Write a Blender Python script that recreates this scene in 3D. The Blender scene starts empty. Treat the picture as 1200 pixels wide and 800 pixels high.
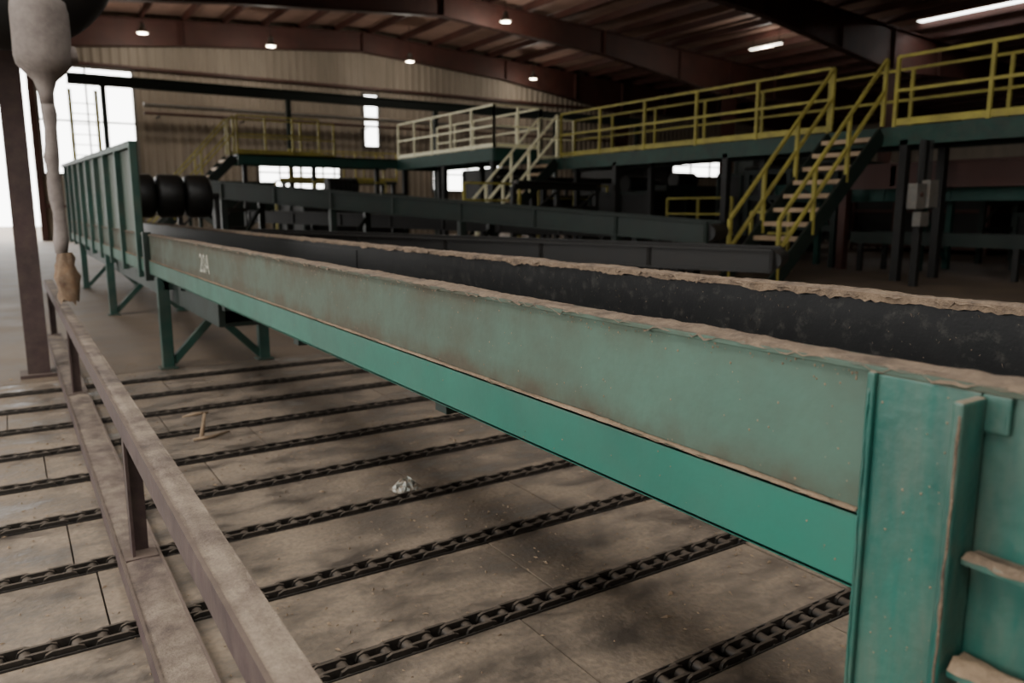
import bpy, math, random
from mathutils import Vector, Matrix, noise
random.seed(7)
C=bpy.context.scene.collection

# ------------------------------------------------------------------ materials
def rgb(r,g,b): return (r,g,b,1)
def dusty(name, base, base2=None, dust=(0.30,0.22,0.15), top=0.85, side=0.25, scale=3.0, rough=0.6,
          metal=0.0, bump=0.0, spec=0.4, fine=60.0, streak=False, zdust=None, ygrad=None, lo=0.40, hi=0.75, fcon=(0.78,1.2), stretch=None):
    """paint / steel with procedural grime, dust lying on every up-facing face"""
    m=bpy.data.materials.new(name); m.use_nodes=True
    nt=m.node_tree; N=nt.nodes; L=nt.links
    bs=N['Principled BSDF']
    tc=N.new('ShaderNodeTexCoord'); mp=N.new('ShaderNodeMapping')
    L.new(tc.outputs['Object'],mp.inputs['Vector'])
    if streak: mp.inputs['Scale'].default_value=(1,1,0.25)
    if stretch: mp.inputs['Scale'].default_value=stretch
    n1=N.new('ShaderNodeTexNoise'); n1.inputs['Scale'].default_value=scale; n1.inputs['Detail'].default_value=3; n1.inputs['Roughness'].default_value=0.65
    n2=N.new('ShaderNodeTexNoise'); n2.inputs['Scale'].default_value=fine; n2.inputs['Detail'].default_value=2
    L.new(mp.outputs[0],n1.inputs['Vector']); L.new(tc.outputs['Object'],n2.inputs['Vector'])
    mixb=N.new('ShaderNodeMix'); mixb.data_type='RGBA'
    mixb.inputs['A'].default_value=rgb(*base)
    mixb.inputs['B'].default_value=rgb(*(base2 or tuple(c*0.6 for c in base)))
    r1=N.new('ShaderNodeMapRange'); r1.inputs['From Min'].default_value=0.35; r1.inputs['From Max'].default_value=0.68
    L.new(n1.outputs['Fac'],r1.inputs['Value']); L.new(r1.outputs[0],mixb.inputs['Factor'])
    # side dust
    n3=N.new('ShaderNodeTexNoise'); n3.inputs['Scale'].default_value=scale*2.3; n3.inputs['Detail'].default_value=6; n3.inputs['Roughness'].default_value=0.7
    L.new(mp.outputs[0],n3.inputs['Vector'])
    r2=N.new('ShaderNodeMapRange'); r2.inputs['From Min'].default_value=lo; r2.inputs['From Max'].default_value=hi; r2.inputs['To Max'].default_value=side*2
    L.new(n3.outputs['Fac'],r2.inputs['Value'])
    fac=r2.outputs[0]
    def add(a,b):
        x=N.new('ShaderNodeMath'); x.operation='ADD'; x.use_clamp=True
        L.new(a,x.inputs[0]); L.new(b,x.inputs[1]); return x.outputs[0]
    if zdust or ygrad:
        sep=N.new('ShaderNodeSeparateXYZ'); L.new(tc.outputs['Object'],sep.inputs[0])
    if zdust:
        for (za,zb,va,vb) in zdust:
            r=N.new('ShaderNodeMapRange'); r.inputs['From Min'].default_value=za; r.inputs['From Max'].default_value=zb
            r.inputs['To Min'].default_value=va; r.inputs['To Max'].default_value=vb
            L.new(sep.outputs['Z'],r.inputs['Value'])
            mm=N.new('ShaderNodeMath'); mm.operation='MULTIPLY'; L.new(r.outputs[0],mm.inputs[0])
            rr=N.new('ShaderNodeMapRange'); rr.inputs['From Min'].default_value=0.25; rr.inputs['From Max'].default_value=0.65
            L.new(n3.outputs['Fac'],rr.inputs['Value']); L.new(rr.outputs[0],mm.inputs[1])
            fac=add(fac,mm.outputs[0])
    if ygrad:
        ya,yb,va,vb=ygrad
        r=N.new('ShaderNodeMapRange'); r.inputs['From Min'].default_value=ya; r.inputs['From Max'].default_value=yb
        r.inputs['To Min'].default_value=va; r.inputs['To Max'].default_value=vb
        L.new(sep.outputs['Y'],r.inputs['Value']); fac=add(fac,r.outputs[0])
    # top dust
    ge=N.new('ShaderNodeNewGeometry'); s2=N.new('ShaderNodeSeparateXYZ'); L.new(ge.outputs['Normal'],s2.inputs[0])
    r3=N.new('ShaderNodeMapRange'); r3.inputs['From Min'].default_value=0.45; r3.inputs['From Max'].default_value=0.9; r3.inputs['To Max'].default_value=top
    L.new(s2.outputs['Z'],r3.inputs['Value'])
    fac=add(fac,r3.outputs[0])
    dm=N.new('ShaderNodeMix'); dm.data_type='RGBA'
    dm.inputs['A'].default_value=rgb(*tuple(c*fcon[0] for c in dust)); dm.inputs['B'].default_value=rgb(*tuple(min(1,c*fcon[1]) for c in dust))
    L.new(n2.outputs['Fac'],dm.inputs['Factor'])
    mx=N.new('ShaderNodeMix'); mx.data_type='RGBA'
    L.new(fac,mx.inputs['Factor']); L.new(mixb.outputs['Result'],mx.inputs['A']); L.new(dm.outputs['Result'],mx.inputs['B'])
    L.new(mx.outputs['Result'],bs.inputs['Base Color'])
    rg=N.new('ShaderNodeMapRange'); rg.inputs['To Min'].default_value=rough; rg.inputs['To Max'].default_value=0.95
    L.new(fac,rg.inputs['Value']); L.new(rg.outputs[0],bs.inputs['Roughness'])
    bs.inputs['Metallic'].default_value=metal
    bs.inputs['Specular IOR Level'].default_value=spec
    if bump>0:
        bp=N.new('ShaderNodeBump'); bp.inputs['Strength'].default_value=bump; bp.inputs['Distance'].default_value=0.006
        L.new(n2.outputs['Fac'],bp.inputs['Height']); L.new(bp.outputs[0],bs.inputs['Normal'])
    return m
def emis(name,col,s):
    m=bpy.data.materials.new(name); m.use_nodes=True; b=m.node_tree.nodes['Principled BSDF']
    b.inputs['Emission Color'].default_value=rgb(*col); b.inputs['Emission Strength'].default_value=s
    b.inputs['Base Color'].default_value=rgb(*col); return m

DUST=(0.18,0.125,0.078)
M_up=dusty('teal_paint_dusty',(0.036,0.088,0.064),(0.024,0.055,0.040),dust=(0.042,0.037,0.024),side=0.22,scale=1.8,rough=0.5,zdust=[(0.785,0.738,0,0.55),(0.86,0.92,0,0.4)],ygrad=(0.5,2.6,0.0,0.62),bump=0.1,top=0.5)
M_low=dusty('teal_paint_clean',(0.008,0.094,0.066),(0.007,0.070,0.050),dust=(0.045,0.048,0.034),side=0.10,scale=2.5,rough=0.42,zdust=[(0.725,0.74,0,0.7)],ygrad=(0.8,5.0,0.0,0.48),bump=0.06)
M_col=dusty('teal_paint_column',(0.012,0.084,0.064),(0.008,0.050,0.040),dust=(0.12,0.095,0.065),side=0.17,scale=9,rough=0.34,streak=True,bump=0.15)
M_gdark=dusty('dark_green_paint',(0.0035,0.013,0.009),(0.003,0.008,0.006),dust=(0.04,0.030,0.020),side=0.10,scale=3,top=0.35)
M_leg=dusty('green_leg_paint',(0.007,0.042,0.030),(0.005,0.024,0.018),dust=(0.08,0.06,0.04),side=0.16,scale=3,top=0.5)
M_gpanel=dusty('faded_green_panel',(0.028,0.048,0.033),(0.016,0.031,0.022),dust=(0.07,0.058,0.036),side=0.2,scale=1.5,streak=True)
M_black=dusty('black_worn_liner',(0.0035,0.0035,0.0038),(0.006,0.006,0.006),dust=(0.09,0.083,0.07),side=0.20,scale=14,rough=0.45,top=0.5,bump=0.06,fine=160,spec=0.2,lo=0.54,hi=0.8)
M_rubber=dusty('black_rubber',(0.006,0.006,0.006),dust=DUST,side=0.02,top=0.05,rough=0.5)
M_dust=dusty('sawdust',(0.19,0.128,0.078),(0.10,0.070,0.045),dust=(0.21,0.148,0.095),side=0.5,scale=14,rough=0.95,top=0.3,bump=0.5,fine=140)
M_bark=dusty('matted_bark_dust',(0.105,0.072,0.046),(0.034,0.023,0.016),dust=(0.150,0.106,0.070),side=0.45,scale=16,rough=0.95,top=0.05,bump=0.5,fine=180,fcon=(0.45,1.4))
M_rail=dusty('brown_primer_steel',(0.045,0.025,0.024),(0.028,0.016,0.015),dust=(0.11,0.08,0.058),side=0.2,scale=6,top=0.5,bump=0.15)
M_railtop=dusty('dust_coated_primer',(0.062,0.040,0.032),(0.034,0.022,0.019),dust=(0.185,0.142,0.104),side=0.40,scale=3.0,top=0.05,bump=0.3,fine=170,rough=0.85,lo=0.38,hi=0.64,ygrad=(0.2,2.0,0.50,0.0),fcon=(0.6,1.35))
M_maroon=dusty('maroon_primer',(0.056,0.017,0.012),(0.035,0.012,0.009),dust=(0.08,0.05,0.036),side=0.12,scale=1.2,top=0.4)
M_plate=dusty('steel_floor_plate',(0.078,0.062,0.048),(0.045,0.037,0.031),dust=(0.165,0.123,0.086),side=0.55,scale=1.9,rough=0.36,top=0.03,bump=0.35,spec=0.5,fine=60,lo=0.38,hi=0.62,fcon=(0.5,1.45),stretch=(0.75,1.35,1))
M_floor=dusty('dusty_concrete',(0.110,0.080,0.056),(0.060,0.045,0.034),dust=DUST,side=0.3,scale=0.8,rough=0.6,top=0.12,bump=0.1,fine=30)
M_trench=dusty('oily_trench',(0.009,0.007,0.006),dust=(0.03,0.022,0.015),side=0.3,scale=12,top=0.2)
M_chain=dusty('greasy_chain_steel',(0.014,0.011,0.009),(0.007,0.006,0.005),dust=(0.075,0.054,0.036),side=0.15,scale=20,rough=0.5,top=0.50,bump=0.1)
M_yellow=dusty('yellow_safety_paint',(0.36,0.31,0.055),(0.22,0.19,0.038),dust=DUST,side=0.14,scale=3,top=0.2)
M_yellow_lit=dusty('yellow_paint_lit',(0.95,0.92,0.66),(0.85,0.80,0.54),dust=DUST,side=0.02,scale=3,top=0.03)  # yellow rail paint brightened: the light falling on these rails is in the colour
M_tread=dusty('dusty_stair_tread',(0.35,0.25,0.155),(0.25,0.175,0.11),dust=(0.42,0.30,0.19),side=0.3,scale=5)
M_dark=dusty('dark_machine_steel',(0.006,0.0055,0.005),(0.004,0.004,0.004),dust=(0.035,0.026,0.019),side=0.10,scale=2,top=0.30)
M_wall=dusty('beige_corrugated_steel',(0.26,0.215,0.165),(0.185,0.155,0.118),dust=(0.13,0.105,0.08),side=0.25,scale=0.5,rough=0.6,streak=True)
M_roof=dusty('roof_sheet',(0.30,0.185,0.145),(0.19,0.12,0.095),dust=(0.10,0.065,0.05),side=0.25,scale=0.4)
M_gray=dusty('gray_enamel',(0.12,0.115,0.105),(0.08,0.076,0.07),dust=DUST,side=0.2,scale=6)
M_pile=dusty('caked_grey_dust',(0.18,0.15,0.135),(0.11,0.09,0.082),dust=(0.21,0.18,0.16),side=0.4,scale=6,rough=0.95,bump=0.3)
M_rag=dusty('tan_torn_canvas',(0.13,0.076,0.040),(0.07,0.040,0.026),dust=(0.16,0.12,0.08),side=0.4,scale=14,rough=0.9)
M_teal2=dusty('teal_paint_far',(0.007,0.055,0.042),(0.005,0.036,0.028),dust=(0.1,0.08,0.06),side=0.06,scale=2,top=0.4)
M_plastic=dusty('white_plastic_film',(0.5,0.52,0.48),(0.3,0.32,0.30),dust=DUST,side=0.1,scale=30,rough=0.3)
M_white=dusty('white_stencil_paint',(0.30,0.30,0.25),(0.13,0.14,0.11),side=0.2,scale=30)
M_lampglow=emis('lamp_glow',(1.0,0.90,0.75),4)

# ------------------------------------------------------------------ mesh builder
class B:
    def __init__(s): s.v=[];s.f=[];s.mi=[];s.mats=[];s.sm=[]
    def m(s,mat):
        if mat not in s.mats: s.mats.append(mat)
        return s.mats.index(mat)
    def add(s,vs,fs,mat,smooth=False):
        o=len(s.v); k=s.m(mat); s.v+= [tuple(p) for p in vs]
        for f in fs: s.f.append([i+o for i in f]); s.mi.append(k); s.sm.append(smooth)
    def box(s,lo,hi,mat):
        x0,y0,z0=lo;x1,y1,z1=hi
        s.add([(x0,y0,z0),(x1,y0,z0),(x1,y1,z0),(x0,y1,z0),(x0,y0,z1),(x1,y0,z1),(x1,y1,z1),(x0,y1,z1)],
              [(0,3,2,1),(4,5,6,7),(0,1,5,4),(1,2,6,5),(2,3,7,6),(3,0,4,7)],mat)
    def bar(s,p0,p1,w,h,mat,up=(0,0,1)):
        p0=Vector(p0);p1=Vector(p1);d=(p1-p0).normalized();u=Vector(up)
        if abs(d.dot(u))>0.98: u=Vector((0,1,0))
        a=d.cross(u).normalized();b=a.cross(d).normalized()
        vs=[]
        for p in (p0,p1):
            for sa,sb in ((-1,-1),(1,-1),(1,1),(-1,1)): vs.append(p+a*sa*w/2+b*sb*h/2)
        s.add(vs,[(3,2,1,0),(4,5,6,7),(0,1,5,4),(1,2,6,5),(2,3,7,6),(3,0,4,7)],mat)
    def cyl(s,p0,p1,r,mat,n=12,r2=None,smooth=True):
        p0=Vector(p0);p1=Vector(p1);d=(p1-p0).normalized();u=Vector((0,0,1)) if abs(d.z)<0.9 else Vector((0,1,0))
        a=d.cross(u).normalized();b=a.cross(d);r2=r if r2 is None else r2
        vs=[]
        for p,q in ((p0,r),(p1,r2)):
            for i in range(n):
                t=2*math.pi*i/n; vs.append(p+(a*math.cos(t)+b*math.sin(t))*q)
        s.add(vs,[(i,(i+1)%n,n+(i+1)%n,n+i)[::-1] for i in range(n)],mat,smooth)
        s.add(vs,[tuple(range(n)),tuple(range(2*n-1,n-1,-1))],mat)
    def tube(s,pts,rs,mat,n=12,wob=0):
        pts=[Vector(p) for p in pts]; vs=[];fs=[]
        for k,p in enumerate(pts):
            d=(pts[min(k+1,len(pts)-1)]-pts[max(k-1,0)]).normalized()
            u=Vector((0,1,0)) if abs(d.y)<0.9 else Vector((0,0,1))
            a=d.cross(u).normalized();b=a.cross(d)
            for i in range(n):
                t=2*math.pi*i/n; q=rs[k]*(1+wob*(noise.noise(p*9+Vector((math.cos(t),math.sin(t),0))*2)))
                vs.append(p+(a*math.cos(t)+b*math.sin(t))*q)
        for k in range(len(pts)-1):
            for i in range(n): fs.append((k*n+i,k*n+(i+1)%n,(k+1)*n+(i+1)%n,(k+1)*n+i))
        fs.append(tuple(range(n))[::-1]); fs.append(tuple(range((len(pts)-1)*n,len(pts)*n)))
        s.add(vs,fs,mat,True)
    def prism(s,poly,ax,a0,a1,mat):
        def mk(p,a):
            if ax=='y': return (p[0],a,p[1])
            if ax=='x': return (a,p[0],p[1])
            return (p[0],p[1],a)
        n=len(poly); vs=[mk(p,a0) for p in poly]+[mk(p,a1) for p in poly]
        s.add(vs,[(i,(i+1)%n,n+(i+1)%n,n+i) for i in range(n)]+[tuple(range(n))[::-1],tuple(range(n,2*n))],mat)
    def duststrip(s,x0,x1,y0,y1,z,h,mat,step=0.012,nx=6,seed=0,rag=0.006,droop=0.004):
        """ragged layer of sawdust lying along Y on a ledge"""
        ny=max(4,int((y1-y0)/step)); vs=[];fs=[]
        for j in range(ny+1):
            y=y0+(y1-y0)*j/ny
            e0=rag*noise.noise(Vector((y*22,seed,0)))*1.4; e1=rag*noise.noise(Vector((y*22,seed+9,0)))*1.4
            for i in range(nx+1):
                t=i/nx; x=x0+e0+(x1+e1-x0-e0)*t
                env=math.sin(math.pi*t)**0.6 if 0<t<1 else 0
                big=0.5+0.9*noise.noise(Vector((y*5,seed+3,t*2)))
                hh=h*env*max(0.12,big+0.5*noise.noise(Vector((y*40,x*60,seed))))
                vs.append((x,y,z+hh if env else z-droop*abs(noise.noise(Vector((y*30,seed+5,t))))*2))
        w=nx+1
        for j in range(ny):
            for i in range(nx): fs.append((j*w+i,j*w+i+1,(j+1)*w+i+1,(j+1)*w+i))
        s.add(vs,fs,mat,True)
    def obj(s,name,bevel=0,parent=None):
        me=bpy.data.meshes.new(name); me.from_pydata(s.v,[],s.f)
        for m_ in s.mats: me.materials.append(m_)
        me.polygons.foreach_set('material_index',s.mi); me.polygons.foreach_set('use_smooth',s.sm)
        me.update(); o=bpy.data.objects.new(name,me); C.objects.link(o)
        if bevel:
            b=o.modifiers.new('bevel','BEVEL'); b.width=bevel; b.segments=2; b.limit_method='ANGLE'; b.angle_limit=math.radians(50)
        if parent: o.parent=parent
        return o
def empty(name):
    e=bpy.data.objects.new(name,None); C.objects.link(e); return e

# ------------------------------------------------------------------ camera
H=1.1; yaw=math.radians(32.8); pit=math.radians(9.68)
cam=bpy.data.cameras.new('camera'); co=bpy.data.objects.new('camera',cam); C.objects.link(co)
co.location=(0,0,H)
d=Vector((math.sin(yaw)*math.cos(pit),math.cos(yaw)*math.cos(pit),-math.sin(pit)))
co.rotation_euler=d.to_track_quat('-Z','Y').to_euler()
cam.sensor_width=36; cam.lens=27.27; cam.clip_start=0.02; cam.clip_end=300
cam.dof.use_dof=True; cam.dof.focus_distance=1.6; cam.dof.aperture_fstop=4.0
bpy.context.scene.camera=co

# ------------------------------------------------------------------ chain deck floor
Y0=1.21; SP=0.468; NC=11; XA,XB=-3.0,4.6; CW=0.044
chY=[Y0+SP*k for k in range(-3,NC-1)]
deckEnd=chY[-1]+0.35
b=B()
b.box((-30,deckEnd,-0.06),(70,60,0.0),M_floor)
b.box((-30,-20,-0.06),(XA-0.0,deckEnd,0.0),M_floor)
b.box((XB,-20,-0.06),(70,deckEnd,0.0),M_floor)
b.box((XA,-20,-0.06),(XB,chY[0]-0.2,0.0),M_floor)
b.box((XA,chY[0]-0.2,-0.09),(XB,deckEnd,-0.06),M_trench)
edges=[chY[0]-0.2]+chY+[deckEnd]
for k in range(len(edges)-1):
    ya=edges[k]+(CW if k>0 else 0); yb=edges[k+1]-(CW if k<len(edges)-2 else 0)
    x=XA; off=random.uniform(0.3,1.2)
    while x<XB:
        xe=min(XB,x+off); off=random.choice([1.22,1.22,0.9,1.5])
        zz=random.uniform(-0.004,0.0)
        b.box((x+0.0025,ya,-0.06),(xe-0.0025,yb,zz),M_plate)
        x=xe
for y in chY:
    b.box((XA,y-CW,-0.06),(XB,y-CW+0.004,0.002),M_trench)
    b.box((XA,y+CW-0.004,-0.06),(XB,y+CW,0.002),M_trench)
floor=b.obj('floor',bevel=0)

cb=B(); P=0.058; n=int((XB-XA)/P)
def linkplate(cb,x0,x1,y,th,r,z):
    poly=[]
    for i in range(5):
        t=math.pi/2+math.pi*i/4; poly.append((x0+r*math.cos(t),z+r*math.sin(t)))
    for i in range(5):
        t=-math.pi/2+math.pi*i/4; poly.append((x1+r*math.cos(t),z+r*math.sin(t)))
    cb.prism(poly,'y',y-th/2,y+th/2,M_chain)
for i in range(n):
    x=XA+0.03+i*P; o=0.029 if i%2 else 0.019
    for sgn in (-1,1): linkplate(cb,x,x+P,sgn*o,0.009,0.020,-0.005)
    cb.cyl((x,-0.036,-0.005),(x,0.036,-0.005),0.0075,M_chain,8)
    cb.cyl((x,-0.014,-0.005),(x,0.014,-0.005),0.016,M_chain,8)
c0=cb.obj('conveyor_chain'); cm=c0.data
for k,y in enumerate(chY):
    o=c0 if k==0 else bpy.data.objects.new('conveyor_chain',cm)
    if k: C.objects.link(o)
    o.location=(random.uniform(0,0.03),y,-0.002)

b=B()
for i in range(9000):
    x=random.uniform(-1.2,3.2); y=random.uniform(0.3,6.2)
    if noise.noise(Vector((x*1.3,y*1.3,3)))<random.uniform(-0.5,0.25): continue
    if min(abs(y-c) for c in chY)<CW+0.008: continue
    s_=random.uniform(0.001,0.0035)*(2.2 if random.random()<0.03 else 1); a=random.uniform(0,6.28)
    l=s_*random.uniform(1,3.5); ca,sa=math.cos(a),math.sin(a)
    vs=[(x+ca*l,y+sa*l,0.0),(x-sa*s_,y+ca*s_,0.0),(x-ca*l,y-sa*l,0.0),(x+sa*s_,y-ca*s_,0.0),(x,y,s_*1.2)]
    b.add(vs,[(0,1,4),(1,2,4),(2,3,4),(3,0,4)],M_dust)
b.obj('sawdust_debris')

b=B(); cx,cy=1.24,2.70; vs=[];fs=[];n=14
for j in range(n):
    for i in range(n):
        u=i/(n-1)-.5;v=j/(n-1)-.5; r=max(0,1-(u*u+v*v)*3.5)
        p=Vector((u*6,v*6,1))
        vs.append((cx+u*.11+0.02*noise.noise(p),cy+v*.08+0.02*noise.noise(p*1.3),0.006+0.045*r*(0.6+0.9*abs(noise.noise(p*1.7)))))
for j in range(n-1):
    for i in range(n-1): fs.append((j*n+i,j*n+i+1,(j+1)*n+i+1,(j+1)*n+i))
b.add(vs,fs,M_plastic); b.obj('crumpled_plastic_bag')
b=B(); b.tube([(0.70,3.87,0.0),(0.71,3.86,0.06),(0.72,3.85,0.13)],[0.012,0.009,0.007],M_dust,6,0.3)
b.tube([(0.62,3.86,0.125),(0.68,3.86,0.13),(0.74,3.87,0.128)],[0.004,0.009,0.005],M_dust,6,0.3)
b.tube([(0.66,3.84,0.01),(0.75,3.86,0.008),(0.84,3.90,0.01)],[0.008,0.009,0.005],M_dust,6,0.3); b.obj('wood_splinter')

# ------------------------------------------------------------------ main trough conveyor
XF=0.847; YS=-1.6; YE=14.6; ZT=0.918; ZM=0.736; ZB=0.637; XR=1.56
root=empty('trough_conveyor')
b=B()
b.box((XF+0.008,0.52,ZM-0.01),(XF+0.016,YE,ZT-0.008),M_up)
b.box((XF-0.006,0.52,ZB),(XF+0.002,YE,ZM),M_low)
b.box((XF-0.006,0.52,ZM-0.006),(XF+0.014,YE,ZM),M_low)
b.box((XF-0.002,YS,ZT-0.008),(XF+0.060,YE,ZT),M_up)
b.box((XF-0.006,0.52,ZB-0.001),(XF+0.05,YE,ZB+0.006),M_low)
b.box((XF+0.006,YS,0.60),(XF+0.014,0.40,ZT-0.008),M_col)
b.box((XF-0.028,YS,ZM-0.008),(XF+0.008,0.392,ZM),M_col)
b.box((XF-0.035,YS,0.600),(XF+0.008,0.392,0.610),M_col)
b.obj('near_side_plate',bevel=0.0012,parent=root)
b=B()
for y0 in (0.40,-1.2):
    b.box((XF-0.002,y0,0.0),(XF+0.012,y0+0.12,ZT-0.008),M_col)
    b.box((XF-0.010,y0+0.116,0.0),(XF+0.0,y0+0.126,ZT-0.006),M_col)
    b.box((XF-0.048,y0-0.006,0.0),(XF+0.0,y0+0.006,ZT-0.012),M_col)
    b.box((XF-0.002,y0-0.03,ZT-0.05),(XF+0.004,y0,ZT-0.008),M_col)
b.obj('post',bevel=0.003,parent=root)
b=B()
for (x,y) in ((XF-0.010,0.522),(XF-0.048,0.397),(XF-0.002,0.407)):
    pts=[];rs=[]
    for i in range(110):
        z=0.02+i*0.008
        pts.append((x+0.0015*noise.noise(Vector((z*40,x,0))),y+0.0015*noise.noise(Vector((z*35,y,4))),z)); rs.append(0.0012+0.002*abs(noise.noise(Vector((z*30,y*9,1)))))
    b.tube(pts,rs,M_bark if x<XF-0.03 else M_col,5)
b.duststrip(XF-0.004,XF+0.064,YS,YE,ZT,0.007,M_bark,seed=1,rag=0.007,droop=0.010)
b.duststrip(XF-0.007,XF+0.009,0.53,YE,ZM,0.004,M_dust,seed=4,rag=0.0015,droop=0.002,nx=3)
b.duststrip(XF-0.030,XF+0.006,YS,0.39,ZM,0.006,M_bark,seed=5,rag=0.003,nx=4)
b.duststrip(XF-0.036,XF+0.006,YS,0.39,0.610,0.02,M_dust,seed=6,rag=0.003,nx=4)
b.duststrip(XR-0.012,XR+0.060,YS,YE,ZT+0.002,0.008,M_bark,seed=8,rag=0.009,droop=0.012)
for i in range(520):
    y=0.55+random.random()**1.5*5; z=random.uniform(ZM,ZT-.01) if random.random()<.8 else random.uniform(ZB,ZM)
    if random.random()<.5: z=ZT-0.008-abs(random.gauss(0,0.010))
    x=(XF+0.0075 if z>ZM else XF-0.0065); r=random.uniform(0.0006,0.0020)
    b.add([(x,y-r,z),(x,y,z-r*1.5),(x,y+r,z),(x,y,z+r),(x-r*.7,y,z)],[(0,1,4),(1,2,4),(2,3,4),(3,0,4)],M_dust)
for i in range(80):
    y=random.uniform(0.41,0.51); z=random.uniform(0.3,0.9); x=XF-0.0025; r=random.uniform(0.0006,0.0016)
    b.add([(x,y-r,z),(x,y,z-r*1.5),(x,y+r,z),(x,y,z+r),(x-r*.7,y,z)],[(0,1,4),(1,2,4),(2,3,4),(3,0,4)],M_dust)
for i in range(1100):
    y=random.uniform(-0.4,6); z=random.uniform(0.70,ZT-.01); x=XR-0.0005 if y<3.95 else XR-0.0045; r=random.uniform(0.0005,0.0018); q=random.uniform(-3,3)
    b.add([(x,y-r,z-r*q),(x,y,z-r),(x,y+r*1.5,z+r*q),(x,y,z+r),(x-r*.7,y,z)],[(0,1,4),(1,2,4),(2,3,4),(3,0,4)],M_bark)
b.obj('sawdust_build_up',parent=root)
b=B()
b.box((XF+0.016,YS,0.655),(XR,YE,0.663),M_black)
b.box((XR,YS,0.64),(XR+0.010,YE,ZT-0.006),M_black)
b.box((XR-0.008,YS,ZT-0.008),(XR+0.055,YE,ZT+0.002),M_black)
b.box((XR-0.004,3.95,0.66),(XR,YE,ZT-0.035),M_black)
b.box((XR+0.010,YS,0.62),(XR+0.016,YE,ZT-0.01),M_gdark)
b.box((XF+0.06,YS,0.60),(XR,YE,0.62),M_gdark)
for y in [1.7+1.2*i for i in range(11)]:
    b.box((XF+0.05,y,0.585),(XR,y+0.06,0.62),M_gdark)
b.obj('trough_liner',bevel=0,parent=root)
b=B(); vs=[];fs=[];ny=900
for j in range(ny+1):
    y=YS+(9.5-YS)*j/ny
    dz=0.008+0.016*max(0,noise.noise(Vector((y*9,0,0))))+0.012*abs(noise.noise(Vector((y*45,2,0))))
    vs+=[(XR-0.009,y,ZT+0.004),(XR-0.013-0.004*noise.noise(Vector((y*30,0,5))),y,ZT-dz)]
for j in range(ny): fs.append((2*j,2*j+1,2*j+3,2*j+2))
b.add(vs,fs,M_bark,True); b.obj('matted_bark_lip',parent=root)
def trestle(b,y,mat,x0=XF+0.02,x1=XR-0.03,w=0.075,zt=0.60):
    b.box((x0-w/2,y-w/2,0),(x0+w/2,y+w/2,ZB),mat); b.box((x1-w/2,y-w/2,0),(x1+w/2,y+w/2,ZB),mat)
    for x in (x0,x1): b.box((x-0.06,y-0.06,0),(x+0.06,y+0.06,0.012),mat)
    b.box((x0,y-w/2,zt-0.05),(x1,y+w/2,zt+0.02),mat)
    xm=(x0+x1)/2
    b.bar((x0+0.03,y,0.04),(xm,y,0.36),0.05,0.055,mat,up=(0,1,0)); b.bar((x1-0.03,y,0.04),(xm,y,0.36),0.05,0.055,mat,up=(0,1,0))
    b.bar((xm,y,0.32),(xm,y,zt),0.05,0.08,mat)
b=B()
for y in (5.80,9.10,12.4): trestle(b,y,M_leg)
b.box((XF+0.08,4.4,0.46),(XF+0.12,14,0.60),M_gdark)
b.box((XR-0.12,4.4,0.46),(XR-0.08,14,0.60),M_gdark)
b.box((XF+0.12,4.4,0.46),(XR-0.12,14,0.48),M_gdark)
b.obj('trestle_legs',bevel=0.004,parent=root)
b=B()
ya=6.55
b.prism([(ya,ZB-0.02),(YE,ZB-0.02),(YE,1.78),(ya,1.58)],'x',XF+0.016,XF+0.03,M_gpanel)
y=ya; k=0
while y<YE:
    zt=1.58+(y-ya)/(YE-ya)*0.2
    b.box((XF-0.03,y-0.02,ZB-0.05),(XF+0.02,y+0.03,zt+0.01),M_leg); y+=0.95
b.bar((XF+0.0,ya,1.58),(XF+0.0,YE,1.78),0.06,0.05,M_leg)
b.box((XF-0.035,ya-0.4,ZB-0.05),(XF+0.02,ya-0.34,ZT+0.02),M_gdark)
b.obj('infeed_side_panels',bevel=0.003,parent=root)
def text(s,loc,rot,size,mat,name,parent,ext=0.0008):
    cu=bpy.data.curves.new(name,'FONT'); cu.body=s; cu.size=size; cu.extrude=ext; cu.materials.append(mat)
    o=bpy.data.objects.new(name,cu); C.objects.link(o); o.location=loc; o.rotation_euler=rot; o.parent=parent; return o
text('20A',(XF+0.006,4.42,0.770),(math.pi/2,0,-math.pi/2),0.14,M_white,'stencil_number',root)

# ------------------------------------------------------------------ near guard rail
b=B(); XG=0.253; ZG=0.515
b.box((XG-0.028,-1.0,ZG-0.008),(XG+0.028,7.6,ZG),M_railtop)
b.box((XG-0.032,-1.0,ZG-0.062),(XG-0.024,7.6,ZG+0.001),M_rail)
b.box((XG-0.052,-1.0,0.050),(XG+0.050,7.6,0.060),M_railtop)
b.box((XG-0.058,-1.0,-0.0),(XG-0.050,7.6,0.062),M_rail)
b.box((XG+0.048,-1.0,-0.0),(XG+0.056,7.6,0.062),M_rail)
for y in (0.02,2.49,5.0,7.5):
    b.box((XG-0.024,y-0.028,0.06),(XG-0.016,y+0.028,ZG-0.005),M_rail)
    b.box((XG-0.024,y+0.020,0.06),(XG+0.026,y+0.028,ZG-0.005),M_rail)
    b.box((XG-0.045,y-0.045,0.06),(XG+0.045,y+0.045,0.066),M_rail)
b.duststrip(XG-0.018,XG+0.026,-0.6,7.6,ZG,0.0025,M_railtop,seed=21,rag=0.005,droop=0.001)
b.duststrip(XG-0.044,XG+0.044,-0.6,7.6,0.060,0.005,M_railtop,seed=22,rag=0.005,droop=0.000)
b.obj('guard_rail',bevel=0)

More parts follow.
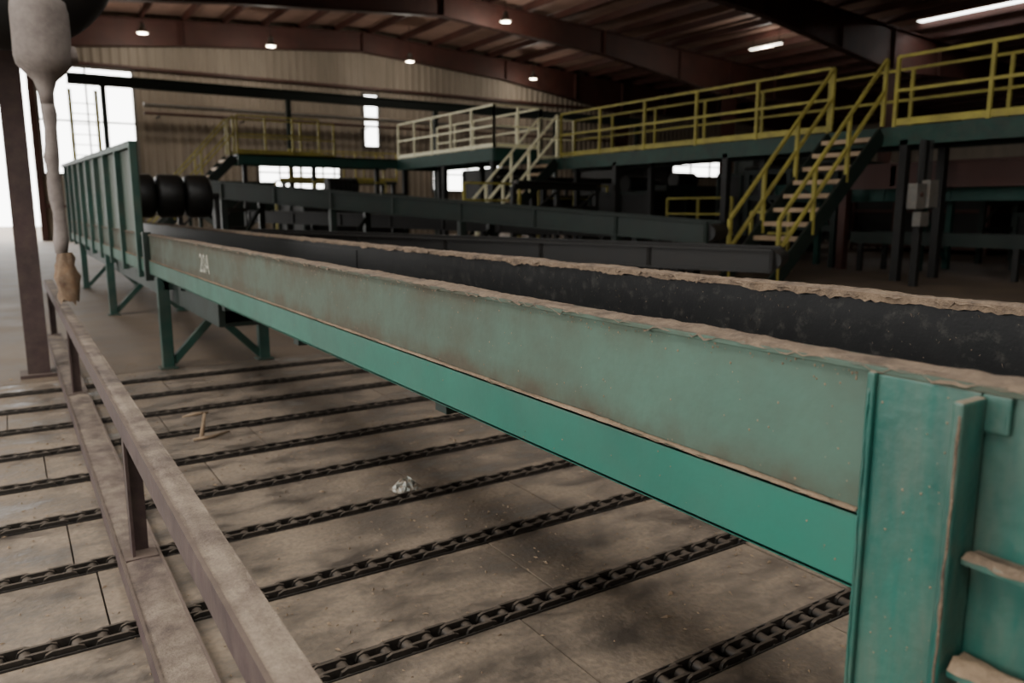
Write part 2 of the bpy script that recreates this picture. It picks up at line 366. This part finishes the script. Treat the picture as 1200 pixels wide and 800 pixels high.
# ------------------------------------------------------------------ brown column + drop tube + duct at left
b=B(); x,y=0.095,6.02
b.box((x-0.065,y-0.065,0.02),(x+0.065,y-0.055,7.3),M_rail); b.box((x-0.065,y+0.055,0.02),(x+0.065,y+0.065,7.3),M_rail)
b.box((x-0.005,y-0.06,0.02),(x+0.005,y+0.06,7.3),M_rail); b.box((x-0.11,y-0.11,0),(x+0.11,y+0.11,0.022),M_rail)
b.obj('support_column',bevel=0.002)
b=B()
pts=[(-2.5,5.5,2.33)];
for i in range(13):
    t=i/12*math.pi/2; pts.append((0.08+0.34*math.sin(t),5.5,2.30+0.34*(1-math.cos(t))))
pts+=[(0.42,5.5,4.2),(0.42,5.5,7.4)]; rs=[0.30]*len(pts)
b.tube(pts,rs,M_dark,24)
for z in (3.2,4.4): b.cyl((0.42,5.5,z),(0.42,5.5,z+0.05),0.33,M_dark,24)
b.obj('dust_extraction_duct')
b=B(); hx,hy=0.245,5.02
prof=[(3.4,0.018),(2.24,0.02),(2.22,0.09),(2.19,0.128),(2.13,0.138),(2.02,0.140),(1.90,0.138),(1.86,0.128),(1.82,0.095),(1.78,0.055),(1.72,0.038),(1.66,0.035)]
b.tube([(hx,hy,z) for z,r in prof],[r for z,r in prof],M_pile,24,0.08)
b.cyl((hx,hy,1.9),(hx+0.16,hy,1.93),0.045,M_pile,14)
b.tube([(hx+0.006*math.sin(i*.9),hy,1.68-i*0.075) for i in range(12)],[0.034+0.003*math.sin(i*2.1) for i in range(12)],M_pile,12,0.15)
b.bar((hx,hy,3.35),(0.09,5.95,3.35),0.06,0.06,M_dark)
vs=[];fs=[];S=20;R=9
for r in range(R):
    for i in range(S):
        t=6.283*i/S; q=0.036+0.022*math.sin(r/R*2.6)+0.022*noise.noise(Vector((math.cos(t)*2,math.sin(t)*2,r*.6)))
        vs.append((hx+0.015+q*math.cos(t),hy+q*math.sin(t),0.86-r*0.034-(0.05*noise.noise(Vector((math.cos(t)*3,math.sin(t)*3,7))) if r>=R-2 else 0)))
for r in range(R-1):
    for i in range(S): fs.append((r*S+i,r*S+(i+1)%S,(r+1)*S+(i+1)%S,(r+1)*S+i))
b.add(vs,fs,M_rag,True)
b.obj('drop_tube_with_dust_cap')

# ------------------------------------------------------------------ railings, catwalks, stairs
def railing(b,p0,p1,mat,h=1.02,sp=1.55,r=0.022,toe=True,posts=True):
    p0=Vector(p0);p1=Vector(p1);L=(p1-p0).length;n=max(1,round(L/sp))
    for i in range(n+1):
        p=p0.lerp(p1,i/n); b.bar(p,p+Vector((0,0,h)),0.05,0.05,mat)
    for q in (h,h*0.52): b.bar(p0+Vector((0,0,q)),p1+Vector((0,0,q)),0.045,0.045,mat)
    if toe: b.bar(p0+Vector((0,0,0.07)),p1+Vector((0,0,0.07)),0.01,0.1,mat)
def stairs(b,xt,zt,xb,zb,y0,y1,n,mstr,mrail,mtread,rails=(True,True)):
    for k,y in enumerate((y0,y1)):
        b.bar((xt,y,zt-0.10),(xb,y,zb+0.02),0.04,0.24,mstr)
        if rails[k]:
            top=Vector((xt,y,zt+1.0)); bot=Vector((xb+0.1,y,zb+0.95))
            b.bar(top,bot,0.045,0.045,mrail)
            b.bar(top-Vector((0,0,.46)),bot-Vector((0,0,.46)),0.045,0.045,mrail)
            for t in (0.0,0.36,0.68,1.0):
                p=top.lerp(bot,t); b.bar(p,p-Vector((0,0,0.98)),0.05,0.05,mrail)
    for i in range(n):
        t=(i+0.5)/n; x=xt+(xb-xt)*t; z=zt+(zb-zt)*(i+1)/(n+0.0)+0.05
        b.box((x-0.14,y0+0.02,z-0.055),(x+0.14,y1-0.02,z+0.01),mtread)
r2=empty('elevated_catwalk'); b=B()
XC,XD=11.5,12.6; ZD=2.33
b.box((XC,3.0,ZD-0.05),(XD,16.6,ZD),M_dark)
for x in (XC,XD): b.box((x-0.04,3.0,ZD-0.28),(x+0.04,16.6,ZD-0.0),M_leg if x==XC else M_gdark)
for y in [3.2+i*1.2 for i in range(11)]: b.box((XC,y,ZD-0.2),(XD,y+0.06,ZD-0.05),M_gdark)
for y in (3.6,6.9,10.4,13.6,16.4):
    for x in (XC+.02,XD-.02): b.box((x-0.06,y-0.06,0),(x+0.06,y+0.06,ZD-0.2),M_dark)
b.obj('deck_and_frame',parent=r2)
b=B()
railing(b,(XC,8.25,ZD),(XC,15.65,ZD),M_yellow)
railing(b,(XC,3.0,ZD),(XC,7.1,ZD),M_yellow)
railing(b,(XD,3.0,ZD),(XD,16.55,ZD),M_yellow)
railing(b,(XC,16.6,ZD),(XD,16.6,ZD),M_yellow_lit)
b.obj('yellow_railing',parent=r2)
b=B(); stairs(b,XC-.07,ZD,9.05,0.0,7.25,8.15,11,M_gdark,M_yellow,M_tread); b.obj('steel_stairs')
b=B(); stairs(b,XC-.07,ZD,9.05,0.0,15.72,16.5,11,M_gdark,M_yellow_lit,M_tread); b.obj('steel_stairs')
r3=empty('mezzanine_platform'); b=B(); Z3=2.6; PX0,PX1,PY0,PY1=10.3,11.7,16.8,22.5
b.box((PX0,PY0,Z3-0.05),(PX1,PY1,Z3),M_dark)
for x in (PX0,PX1): b.box((x-0.04,PY0,Z3-0.32),(x+0.04,PY1,Z3),M_teal2)
for y in (PY0,PY1): b.box((PX0,y-0.04,Z3-0.32),(PX1,y+0.04,Z3),M_teal2)
for y in (17.0,19.6,22.2):
    for x in (PX0+.1,PX1-.1): b.box((x-0.07,y-0.07,0),(x+0.07,y+0.07,Z3-0.2),M_dark)
b.box((5.5,22.4,Z3-0.28),(PX0,22.48,Z3),M_teal2); b.box((5.5,23.3,Z3-0.28),(PX0,23.38,Z3),M_teal2); b.box((5.5,22.4,Z3-0.05),(PX0,23.38,Z3),M_dark)
for x in (5.8,7.8,9.8): b.box((x-.06,22.9,0),(x+.06,23.02,Z3-.2),M_dark)
b.obj('deck_and_frame',parent=r3)
b=B()
railing(b,(PX0,PY0,Z3),(PX0,22.4,Z3),M_yellow_lit,sp=1.2); railing(b,(PX0,PY0,Z3),(PX1,PY0,Z3),M_yellow_lit,sp=0.7)
railing(b,(PX1,PY0,Z3),(PX1,22.5,Z3),M_yellow_lit,sp=1.2)
railing(b,(5.5,22.4,Z3),(7.8,22.4,Z3),M_yellow,sp=0.7); railing(b,(5.5,23.35,Z3),(8.6,23.35,Z3),M_yellow,sp=0.9)
b.obj('mezzanine_railing',parent=r3)
b=B(); stairs(b,5.42,Z3,2.9,0.0,22.45,23.3,12,M_gdark,M_yellow,M_tread); b.obj('steel_stairs')
r4=empty('operator_platform'); b=B()
b.box((8.4,27.2,2.0),(12.4,28.4,2.1),M_gdark)
for x in (8.5,12.3):
    for y in (27.3,28.3): b.box((x-.07,y-.07,0),(x+.07,y+.07,2.0),M_dark)
railing(b,(8.4,27.2,2.1),(12.4,27.2,2.1),M_yellow,sp=.8); railing(b,(8.4,28.4,2.1),(12.4,28.4,2.1),M_yellow,sp=.8)
b.obj('platform_frame',parent=r4)

# ------------------------------------------------------------------ background machinery
def conveyor(name,p0,p1,w,h,mat,legs=3,belt=M_dark,rail=False,zfloor=0.0):
    b=B(); p0=Vector(p0);p1=Vector(p1);d=(p1-p0); s=Vector((-d.y,d.x,0)).normalized()*w/2
    for k in (-1,1):
        b.bar(p0+s*k,p1+s*k,0.05,h,mat); b.bar(p0+s*k+Vector((0,0,h/2)),p1+s*k+Vector((0,0,h/2)),0.12,0.02,mat)
        b.bar(p0+s*k-Vector((0,0,h/2)),p1+s*k-Vector((0,0,h/2)),0.12,0.02,mat)
        nn=int(d.length/1.1)
        for i in range(nn+1):
            p=p0.lerp(p1,i/nn)+s*k*1.06; b.bar(p-Vector((0,0,h/2)),p+Vector((0,0,h/2)),0.03,0.05,mat)
    b.bar(p0,p1,w,0.04,belt)
    nr=int(d.length/0.6)
    for i in range(nr+1):
        p=p0.lerp(p1,i/nr)-Vector((0,0,h*0.25)); b.cyl(p-s*.95,p+s*.95,0.05,M_dark,10)
    for i in range(legs):
        p=p0.lerp(p1,(i+0.5)/legs)
        for k in (-1,1):
            q=p+s*k; b.box((q.x-0.05,q.y-0.05,zfloor),(q.x+0.05,q.y+0.05,q.z-h/2),mat)
        b.bar(p+s-Vector((0,0,h)),Vector((p.x-s.x,p.y-s.y,0.1)),0.04,0.05,mat)
    for p in (p0,p1): b.cyl(p-s*.95,p+s*.95,h*.42,M_dark,16)
    return b.obj(name)
ic=conveyor('inclined_belt_conveyor',(3.0,15.6,1.50),(7.9,7.3,0.80),0.9,0.26,M_gdark,4)
conveyor('transfer_conveyor',(4.6,16.9,0.95),(9.0,10.2,0.75),0.8,0.22,M_dark,4)
conveyor('transfer_conveyor',(2.6,11.0,0.72),(6.3,5.0,0.62),0.7,0.2,M_dark,4)
conveyor('outfeed_conveyor',(14.2,2.5,1.42),(14.2,11.0,1.42),0.9,0.34,M_teal2,4)
conveyor('cross_conveyor',(12.4,19.5,1.3),(22,19.2,1.5),0.9,0.30,M_dark,4)
conveyor('roller_conveyor',(17.0,14.5,1.1),(22.0,14.2,1.1),1.2,0.3,M_dark,4)
# roller deck just behind the stairs
b=B()
for i in range(14):
    x=13.0+0.0; y=3.0+i*0.42
    b.cyl((12.9,y,0.62),(13.6,y,0.62),.06,M_gray,10)
for x in (12.87,13.62): b.box((x-.03,2.9,.5),(x+.03,8.6,.7),M_gdark)
for y in (3.1,5.8,8.4):
    for x in (12.87,13.62): b.box((x-.04,y-.04,0),(x+.04,y+.04,.5),M_dark)
b.obj('roller_table')
b=B(); b.box((12.9,2.6,1.45),(13.05,8.0,1.49),M_maroon); b.box((12.9,2.6,1.84),(13.05,8.0,1.88),M_maroon); b.box((12.96,2.6,1.45),(12.99,8.0,1.88),M_maroon)
for y in (2.75,8.85): b.box((12.9,y-.07,0),(13.05,y+.07,1.45),M_maroon)
b.box((12.96,7.9,1.45),(12.99,8.92,1.88),M_maroon)
b.obj('brown_steel_girder')
def hopper(name,x,y,z0,z1,w,d_,mat):
    b=B(); zm=z0+(z1-z0)*.45
    lo=[(x-w*.2,y-d_*.2,z0),(x+w*.2,y-d_*.2,z0),(x+w*.2,y+d_*.2,z0),(x-w*.2,y+d_*.2,z0)]
    mi=[(x-w/2,y-d_/2,zm),(x+w/2,y-d_/2,zm),(x+w/2,y+d_/2,zm),(x-w/2,y+d_/2,zm)]
    up=[(p[0],p[1],z1) for p in mi]
    b.add(lo+mi+up,[(i,(i+1)%4,4+(i+1)%4,4+i) for i in range(4)]+[(4+i,4+(i+1)%4,8+(i+1)%4,8+i) for i in range(4)]+[(3,2,1,0)],mat)
    for p in mi: b.box((p[0]-.05,p[1]-.05,0),(p[0]+.05,p[1]+.05,z1),mat)
    for q in range(4):
        b.bar(up[q],up[(q+1)%4],0.1,0.08,mat); b.bar(mi[q],mi[(q+1)%4],0.08,0.08,mat)
    return b.obj(name)
hopper('chip_hopper',14.8,23.5,0.6,2.4,2.2,1.8,M_dark)
hopper('chip_hopper',19.5,22.5,0.6,2.7,2.6,2.2,M_dark)
hopper('chip_hopper',25.0,19.5,0.6,3.2,3,2.5,M_gdark)
hopper('debarker_hood',6.0,25.6,0.5,1.9,2.2,1.6,M_gdark)
def machine(name,x0,y0,x1,y1,z1,mat,trim):
    b=B(); b.box((x0,y0,0.15),(x1,y1,z1),mat)
    for z in (0.15,z1*0.55,z1): b.box((x0-.04,y0-.04,z-.04),(x1+.04,y1+.04,z+.04),trim)
    n=max(2,int((x1-x0)/.9))
    for i in range(n+1):
        x=x0+(x1-x0)*i/n; b.box((x-.03,y0-.05,0),(x+.03,y0,z1),trim); b.box((x-.03,y1,0),(x+.03,y1+.05,z1),trim)
    n=max(2,int((y1-y0)/.9))
    for i in range(n+1):
        y=y0+(y1-y0)*i/n; b.box((x0-.05,y-.03,0),(x0,y+.03,z1),trim); b.box((x1,y-.03,0),(x1+.05,y+.03,z1),trim)
    xm=(x0+x1)/2; ym=(y0+y1)/2
    b.cyl((xm-.4,ym,z1+.22),(xm+.4,ym,z1+.22),.2,M_dark,18); b.box((xm-.35,ym-.2,z1),(xm+.35,ym+.2,z1+.1),M_dark)
    for q in range(7): b.cyl((xm-.38+q*.12,ym,z1+.22),(xm-.35+q*.12,ym,z1+.22),.23,M_dark,18)
    return b.obj(name)
machine('saw_housing',15.2,15.8,18.2,17.6,1.7,M_dark,M_gdark)
machine('saw_housing',19.5,9.5,22,13.0,1.9,M_dark,M_maroon)
machine('edger_housing',6.0,18.4,8.6,20.4,1.45,M_dark,M_gdark)
machine('edger_housing',15.4,5.0,17.6,7.0,1.0,M_dark,M_gdark)
machine('hydraulic_unit',23,8,26,12,1.9,M_dark,M_dark)
machine('planer_housing',14.6,12.0,16.6,13.4,1.9,M_dark,M_gdark)
machine('planer_housing',22.5,15.5,24.6,16.6,2.6,M_dark,M_gdark)
machine('edger_housing',13.2,14.2,14.3,16.6,1.5,M_dark,M_gdark)
b=B()
for i in range(6):
    y=9.6+i*0.5
    b.box((9.5,y-0.05,0.45),(11.2,y+0.05,0.62),M_dark); b.box((9.5,y-0.08,0.62),(11.2,y+0.08,0.64),M_dark)
    for x in (9.6,11.1): b.box((x-.05,y-.04,0),(x+.05,y+.04,.45),M_dark)
for x in (9.55,11.15): b.box((x-.05,9.5,0.3),(x+.05,12.2,0.42),M_gdark)
b.cyl((9.9,9.5,.55),(9.9,12.2,.55),.07,M_dark,10)
b.obj('skid_transfer_table')
def rack(name,x0,y0,x1,y1,z1,mat):
    b=B(); n=max(1,round(math.hypot(x1-x0,y1-y0)/1.3))
    for i in range(n+1):
        x=x0+(x1-x0)*i/n; y=y0+(y1-y0)*i/n
        b.box((x-.05,y-.05,0),(x+.05,y+.05,z1),mat)
        if i<n:
            xn=x0+(x1-x0)*(i+1)/n; yn=y0+(y1-y0)*(i+1)/n
            b.bar((x,y,z1*.45),(xn,yn,z1*.95),.04,.04,mat)
    for z in (z1,z1*.72,z1*.4): b.bar((x0,y0,z),(x1,y1,z),.07,.1,mat)
    for q in range(3): b.cyl((x0+.1,y0+.1*q,z1+.09),(x1+.1,y1+.1*q,z1+.09),.035,M_gray if q==1 else M_dark,8)
    return b.obj(name)
rack('pipe_rack',8.6,13.3,11.2,13.9,1.55,M_dark)
rack('pipe_rack',13.2,9.2,13.2,11.3,1.85,M_gdark)
rack('pipe_rack',12.9,20.9,19.5,20.7,2.0,M_dark)
rack('pipe_rack',16.6,8.2,22.4,8.4,1.7,M_gdark)
rack('pipe_rack',3.4,19.5,5.4,21.4,1.5,M_dark)
for k,(p,q) in enumerate([((13.4,11.9,0.6),(13.4,13.9,0.6)),((6.2,21.4,1.1),(9.4,21.4,1.1)),((18,7.6,0.3),(18.0,4.0,0.3)),((8.2,14.6,0.9),(9.6,14.6,0.9)),((12.2,17.6,1.0),(14.6,17.6,1.0)),((11.1,8.6,0.3),(11.1,9.4,0.3))]):
    b=B(); railing(b,p,q,M_yellow,h=.75,sp=1.0,toe=False)
    for e in (p,q): b.bar((e[0],e[1],0),e,0.07,0.07,M_yellow)
    b.obj('machine_guard_rail')
b=B()
for i in range(3):
    x=1.42+i*0.37; y=12.0
    prof=[(0,0.20),(0.015,0.27),(0.06,0.30),(0.30,0.30),(0.345,0.27),(0.36,0.20)]
    b.tube([(x+a,y,1.28) for a,r in prof],[r for a,r in prof],M_rubber,28)
b.cyl((1.36,12.0,1.28),(2.64,12.0,1.28),0.05,M_dark,12)
b.box((1.36,11.92,0.94),(1.40,12.08,1.32),M_dark); b.box((1.36,11.92,0.935),(1.61,12.08,0.96),M_dark)
b.box((2.56,11.9,0.0),(2.62,12.1,1.25),M_dark)
b.obj('rubber_feed_rollers')
b=B(); bx,by=10.9,6.25
b.box((bx-.05,by-.05,0),(bx+.05,by+.05,2.05),M_dark)
b.box((bx-.30,by-.12,1.10),(bx-.08,by+.02,1.45),M_gray); b.box((bx-.06,by-.16,1.12),(bx+.16,by-.02,1.5),M_gray); b.box((bx-.2,by-.14,.86),(bx+.02,by-.02,1.06),M_gray)
for (x,z) in ((-.2,1.5),(-.12,1.5),(.04,1.55),(.1,1.55)): b.cyl((bx+x,by-.06,z-.05),(bx+x,by-.06,2.05),.012,M_dark,8)
b.cyl((bx-.19,by-.14,1.3),(bx-.19,by-.12,1.3),.03,M_maroon,12)
b.obj('electrical_control_box',bevel=0.006)
text('S&O',(3.42,14.05,1.30),(math.pi/2,0,math.radians(-59.5)),0.26,M_white,'stencil_letters',ic)

# ------------------------------------------------------------------ building shell
YB=32.0; XL=-6.0; XRW=46.0
openings=[(-4.5,1.0,0,6.4),(1.25,4.3,2.3,6.0),(13.1,13.8,3.7,5.9),(8.6,12.0,1.9,3.2),(16.3,20.0,1.9,3.4),(31,35.5,2.9,4.0),(37,39,2.9,4.0)]
def corr(b,x0,x1,z0,z1,y,mat):
    p=0.30; pr=[]
    pts=[(0,0),(0.06,0.035),(0.12,0.035),(0.18,0)]
    k=math.floor(x0/p)
    while k*p<x1:
        for a,h in pts:
            xx=k*p+a
            if x0<xx<x1: pr.append((xx,h))
        k+=1
    def hh(xx):
        a=xx%p
        return 0.035*(min(1,a/.06) if a<.12 else max(0,1-(a-.12)/.06))
    pr=[(x0,hh(x0))]+pr+[(x1,hh(x1))]
    vs=[];fs=[]
    for xx,h in pr: vs+=[(xx,y-h,z0),(xx,y-h,z1)]
    for i in range(len(pr)-1): fs.append((2*i,2*i+2,2*i+3,2*i+1))
    b.add(vs,fs,mat)
b=B()
xs=sorted({XL,XRW}|{o[0] for o in openings}|{o[1] for o in openings}); zs=sorted({0,8.6}|{o[2] for o in openings}|{o[3] for o in openings})
for i in range(len(xs)-1):
    for j in range(len(zs)-1):
        xm=(xs[i]+xs[i+1])/2; zm=(zs[j]+zs[j+1])/2
        if any(o[0]<xm<o[1] and o[2]<zm<o[3] for o in openings): continue
        corr(b,xs[i],xs[i+1],zs[j],zs[j+1],YB,M_wall)
for z in (1.2,6.1): b.box((1.2,YB-0.22,z-0.05),(XRW,YB-0.05,z+0.05),M_maroon)
b.obj('wall_back')
wi=0
for (x0,x1,z0,z1) in openings[1:]:
    wi+=1; b=B()
    for x in (x0,x1): b.box((x-.05,YB-.12,z0),(x+.05,YB+.02,z1),M_gray)
    for z in (z0,z1): b.box((x0,YB-.12,z-.05),(x1,YB+.02,z+.05),M_gray)
    n=max(1,int((x1-x0)/1.4))
    for i in range(1,n): b.box((x0+(x1-x0)*i/n-.03,YB-.1,z0),(x0+(x1-x0)*i/n+.03,YB,z1),M_gray)
    b.box((x0,YB-.1,(z0+z1)/2-.03),(x1,YB,(z0+z1)/2+.03),M_gray)
    b.obj('window_%d'%wi)
b=B()
for x in (-4.5,1.1): b.box((x-.1,YB-.2,0),(x+.1,YB-.04,6.5),M_maroon)
b.box((-4.6,YB-.2,6.4),(1.2,YB-.04,6.55),M_maroon); b.obj('door_1')
b=B(); b.box((XRW,-20,0),(XRW+.1,YB,8.5),M_wall); b.obj('wall_right')
b=B(); b.box((XL,-8.1,0),(XRW,-8.0,8.5),M_wall); b.obj('wall_front')
b=B()
def zr(x): return 8.5-0.06*abs(x-13)
for (y0,y1,z0,z1) in [(-8,-2.5,0,7.4),(-2.5,9,3.9,7.4),(-2.5,9,0,0.8),(9,YB,3.6,7.4),(9,18,0,3.6),(26,YB,0,3.6)]: b.box((XL-.1,y0,z0),(XL,y1,z1),M_wall)
b.obj('wall_left')
b=B(); sky=[(27.6,28.6,12.5,16.5),(30.5,31.2,9,12.5),(-5.4,-2.6,-7,9),(0.8,3.6,-7,3.5)]  # last two: unseen skylights added to throw soft top light on the floor
xs=sorted({XL,XRW,13}|{o[0] for o in sky}|{o[1] for o in sky}); ys=sorted({-8,YB}|{o[2] for o in sky}|{o[3] for o in sky})
for i in range(len(xs)-1):
    for j in range(len(ys)-1):
        xm=(xs[i]+xs[i+1])/2; ym=(ys[j]+ys[j+1])/2
        if any(o[0]<xm<o[1] and o[2]<ym<o[3] for o in sky): continue
        a,c=xs[i],xs[i+1]
        b.add([(a,ys[j],zr(a)),(c,ys[j],zr(c)),(c,ys[j+1],zr(c)),(a,ys[j+1],zr(a))],[(0,1,2,3)],M_roof)
b.obj('ceiling')
b=B()
x=XL+.5
while x<XRW:
    z=zr(x); b.box((x-.035,-8,z-.24),(x-.02,YB,z-.02),M_maroon); b.box((x-.035,-8,z-.25),(x+.05,YB,z-.235),M_maroon); x+=1.45
b.obj('roof_purlins')
for yf in (2.0,9.5,17.0,24.5,31.6):
    b=B()
    def dep(x):
        k=[( -6,1.35),(6,0.85),(13,0.75),(20,0.85),(27,1.45),(34,0.85),(46,1.1)]
        for i in range(len(k)-1):
            if k[i][0]<=x<=k[i+1][0]: t=(x-k[i][0])/(k[i+1][0]-k[i][0]); return k[i][1]*(1-t)+k[i+1][1]*t
        return 1
    xk=[-6,0,6,13,20,24,27,30,34,46]
    for i in range(len(xk)-1):
        a,c=xk[i],xk[i+1]; za,zc=zr(a)-.25,zr(c)-.25
        b.prism([(a,za-dep(a)),(c,zc-dep(c)),(c,zc),(a,za)],'y',yf-.01,yf+.01,M_maroon)
        b.bar((a,yf,za-dep(a)),(c,yf,zc-dep(c)),0.30,0.025,M_maroon); b.bar((a,yf,za),(c,yf,zc),0.30,0.025,M_maroon)
        b.box((c-.01,yf-.14,zc-dep(c)),(c+.01,yf+.14,zc),M_maroon)
    for x in (-5.7,27):
        zt=zr(x)-.4
        b.prism([(x-.2,0),(x+.2,0),(x+.45,zt-1),(x-.2,zt-1)],'y',yf-.01,yf+.01,M_maroon)
        for s_ in (-1,1): b.bar((x+s_*.2,yf,0),(x+(.45 if s_>0 else -.2),yf,zt-1),0.30,0.025,M_maroon)
    b.obj('portal_frame')
b=B(); b.box((2,28.9,5.0),(26,29.1,5.05),M_gdark); b.box((2,28.9,5.3),(26,29.1,5.35),M_gdark); b.box((2,28.98,5.0),(26,29.02,5.35),M_gdark)
for x in (3,9,15,21,25.8): b.box((x-.08,28.92,0),(x+.08,29.08,5.0),M_gdark)
b.obj('crane_runway_beam')
b=B(); b.cyl((4.5,31.3,4.8),(27,31.3,4.8),.09,M_gray,12); b.cyl((4.5,31.3,4.5),(27,31.3,4.5),.05,M_maroon,12)
for x in (5,8,13,18,23): b.bar((x,31.3,4.4),(x,31.95,4.4),.05,.05,M_dark)
b.obj('wall_pipes')
b=B()
for x in (1.9,2.6): b.box((x-.05,27.0,0),(x+.05,27.1,4.6),M_yellow)
for i in range(14): b.bar((1.9,27.05,.3+i*.3),(2.6,27.05,.3+i*.3),.03,.03,M_yellow)
b.obj('free_standing_ladder')
def lamp(x,y,z,power,long=False):
    b=B()
    zc=zr(x)-.2
    if long:
        b.box((x-.1,y-.75,z),(x+.1,y+.75,z+.08),M_gray); b.cyl((x-.05,y-.7,z-.03),(x-.05,y+.7,z-.03),.03,M_lampglow,8); b.cyl((x+.05,y-.7,z-.03),(x+.05,y+.7,z-.03),.03,M_lampglow,8)
        for q in (-.6,.6): b.cyl((x,y+q,z+.08),(x,y+q,zc),.01,M_dark,6)
    else:
        b.cyl((x,y,z),(x,y,z+.16),.20,M_gray,18,r2=.08); b.cyl((x,y,z+.16),(x,y,z+.3),.08,M_gray,12); b.cyl((x,y,z+.3),(x,y,zc),.012,M_dark,6)
        b.cyl((x,y,z-.02),(x,y,z+.01),.15,M_lampglow,18)
    o=b.obj('fluorescent_strip_light' if long else 'high_bay_lamp')
    if power:
        l=bpy.data.lights.new('bulb','POINT'); l.energy=power; l.color=(1,.92,.8); l.shadow_soft_size=.15
        lo=bpy.data.objects.new('bulb',l); C.objects.link(lo); lo.location=(x,y,z-.2); lo.parent=o
for (x,y,z,p) in [(4.4,29.6,6.9,140),(8.6,29.4,6.9,140),(14.1,29.4,6.9,140),(14.7,23.2,7.3,200),(20.6,30.2,6.9,100)]: lamp(x,y,z,p)
for (x,y,z,p) in [(24.4,20.4,7.1,160)]: lamp(x,y,z,p,True)

# ------------------------------------------------------------------ light
w=bpy.data.worlds.new('overcast_sky'); bpy.context.scene.world=w; w.use_nodes=True
bg=w.node_tree.nodes['Background']; bg.inputs[0].default_value=(1.0,0.985,0.945,1); bg.inputs[1].default_value=10.0
def portal(loc,rot,sx,sy):
    l=bpy.data.lights.new('daylight_portal','AREA'); l.shape='RECTANGLE'; l.size=sx; l.size_y=sy; l.cycles.is_portal=True
    o=bpy.data.objects.new('daylight_portal',l); C.objects.link(o); o.location=loc; o.rotation_euler=rot
portal((XL-.05,3.25,2.35),(0,math.radians(-90),0),3.1,11.5)
portal((XL-.05,22,1.8),(0,math.radians(-90),0),3.6,8)
portal((-1.75,YB+.05,3.2),(math.radians(-90),0,0),5.5,6.4)
portal((2.78,YB+.05,4.15),(math.radians(-90),0,0),3.05,3.7)
for o in sky[2:]: portal(((o[0]+o[1])/2,(o[2]+o[3])/2,zr((o[0]+o[1])/2)+.12),(0,0,0),o[1]-o[0],o[3]-o[2])
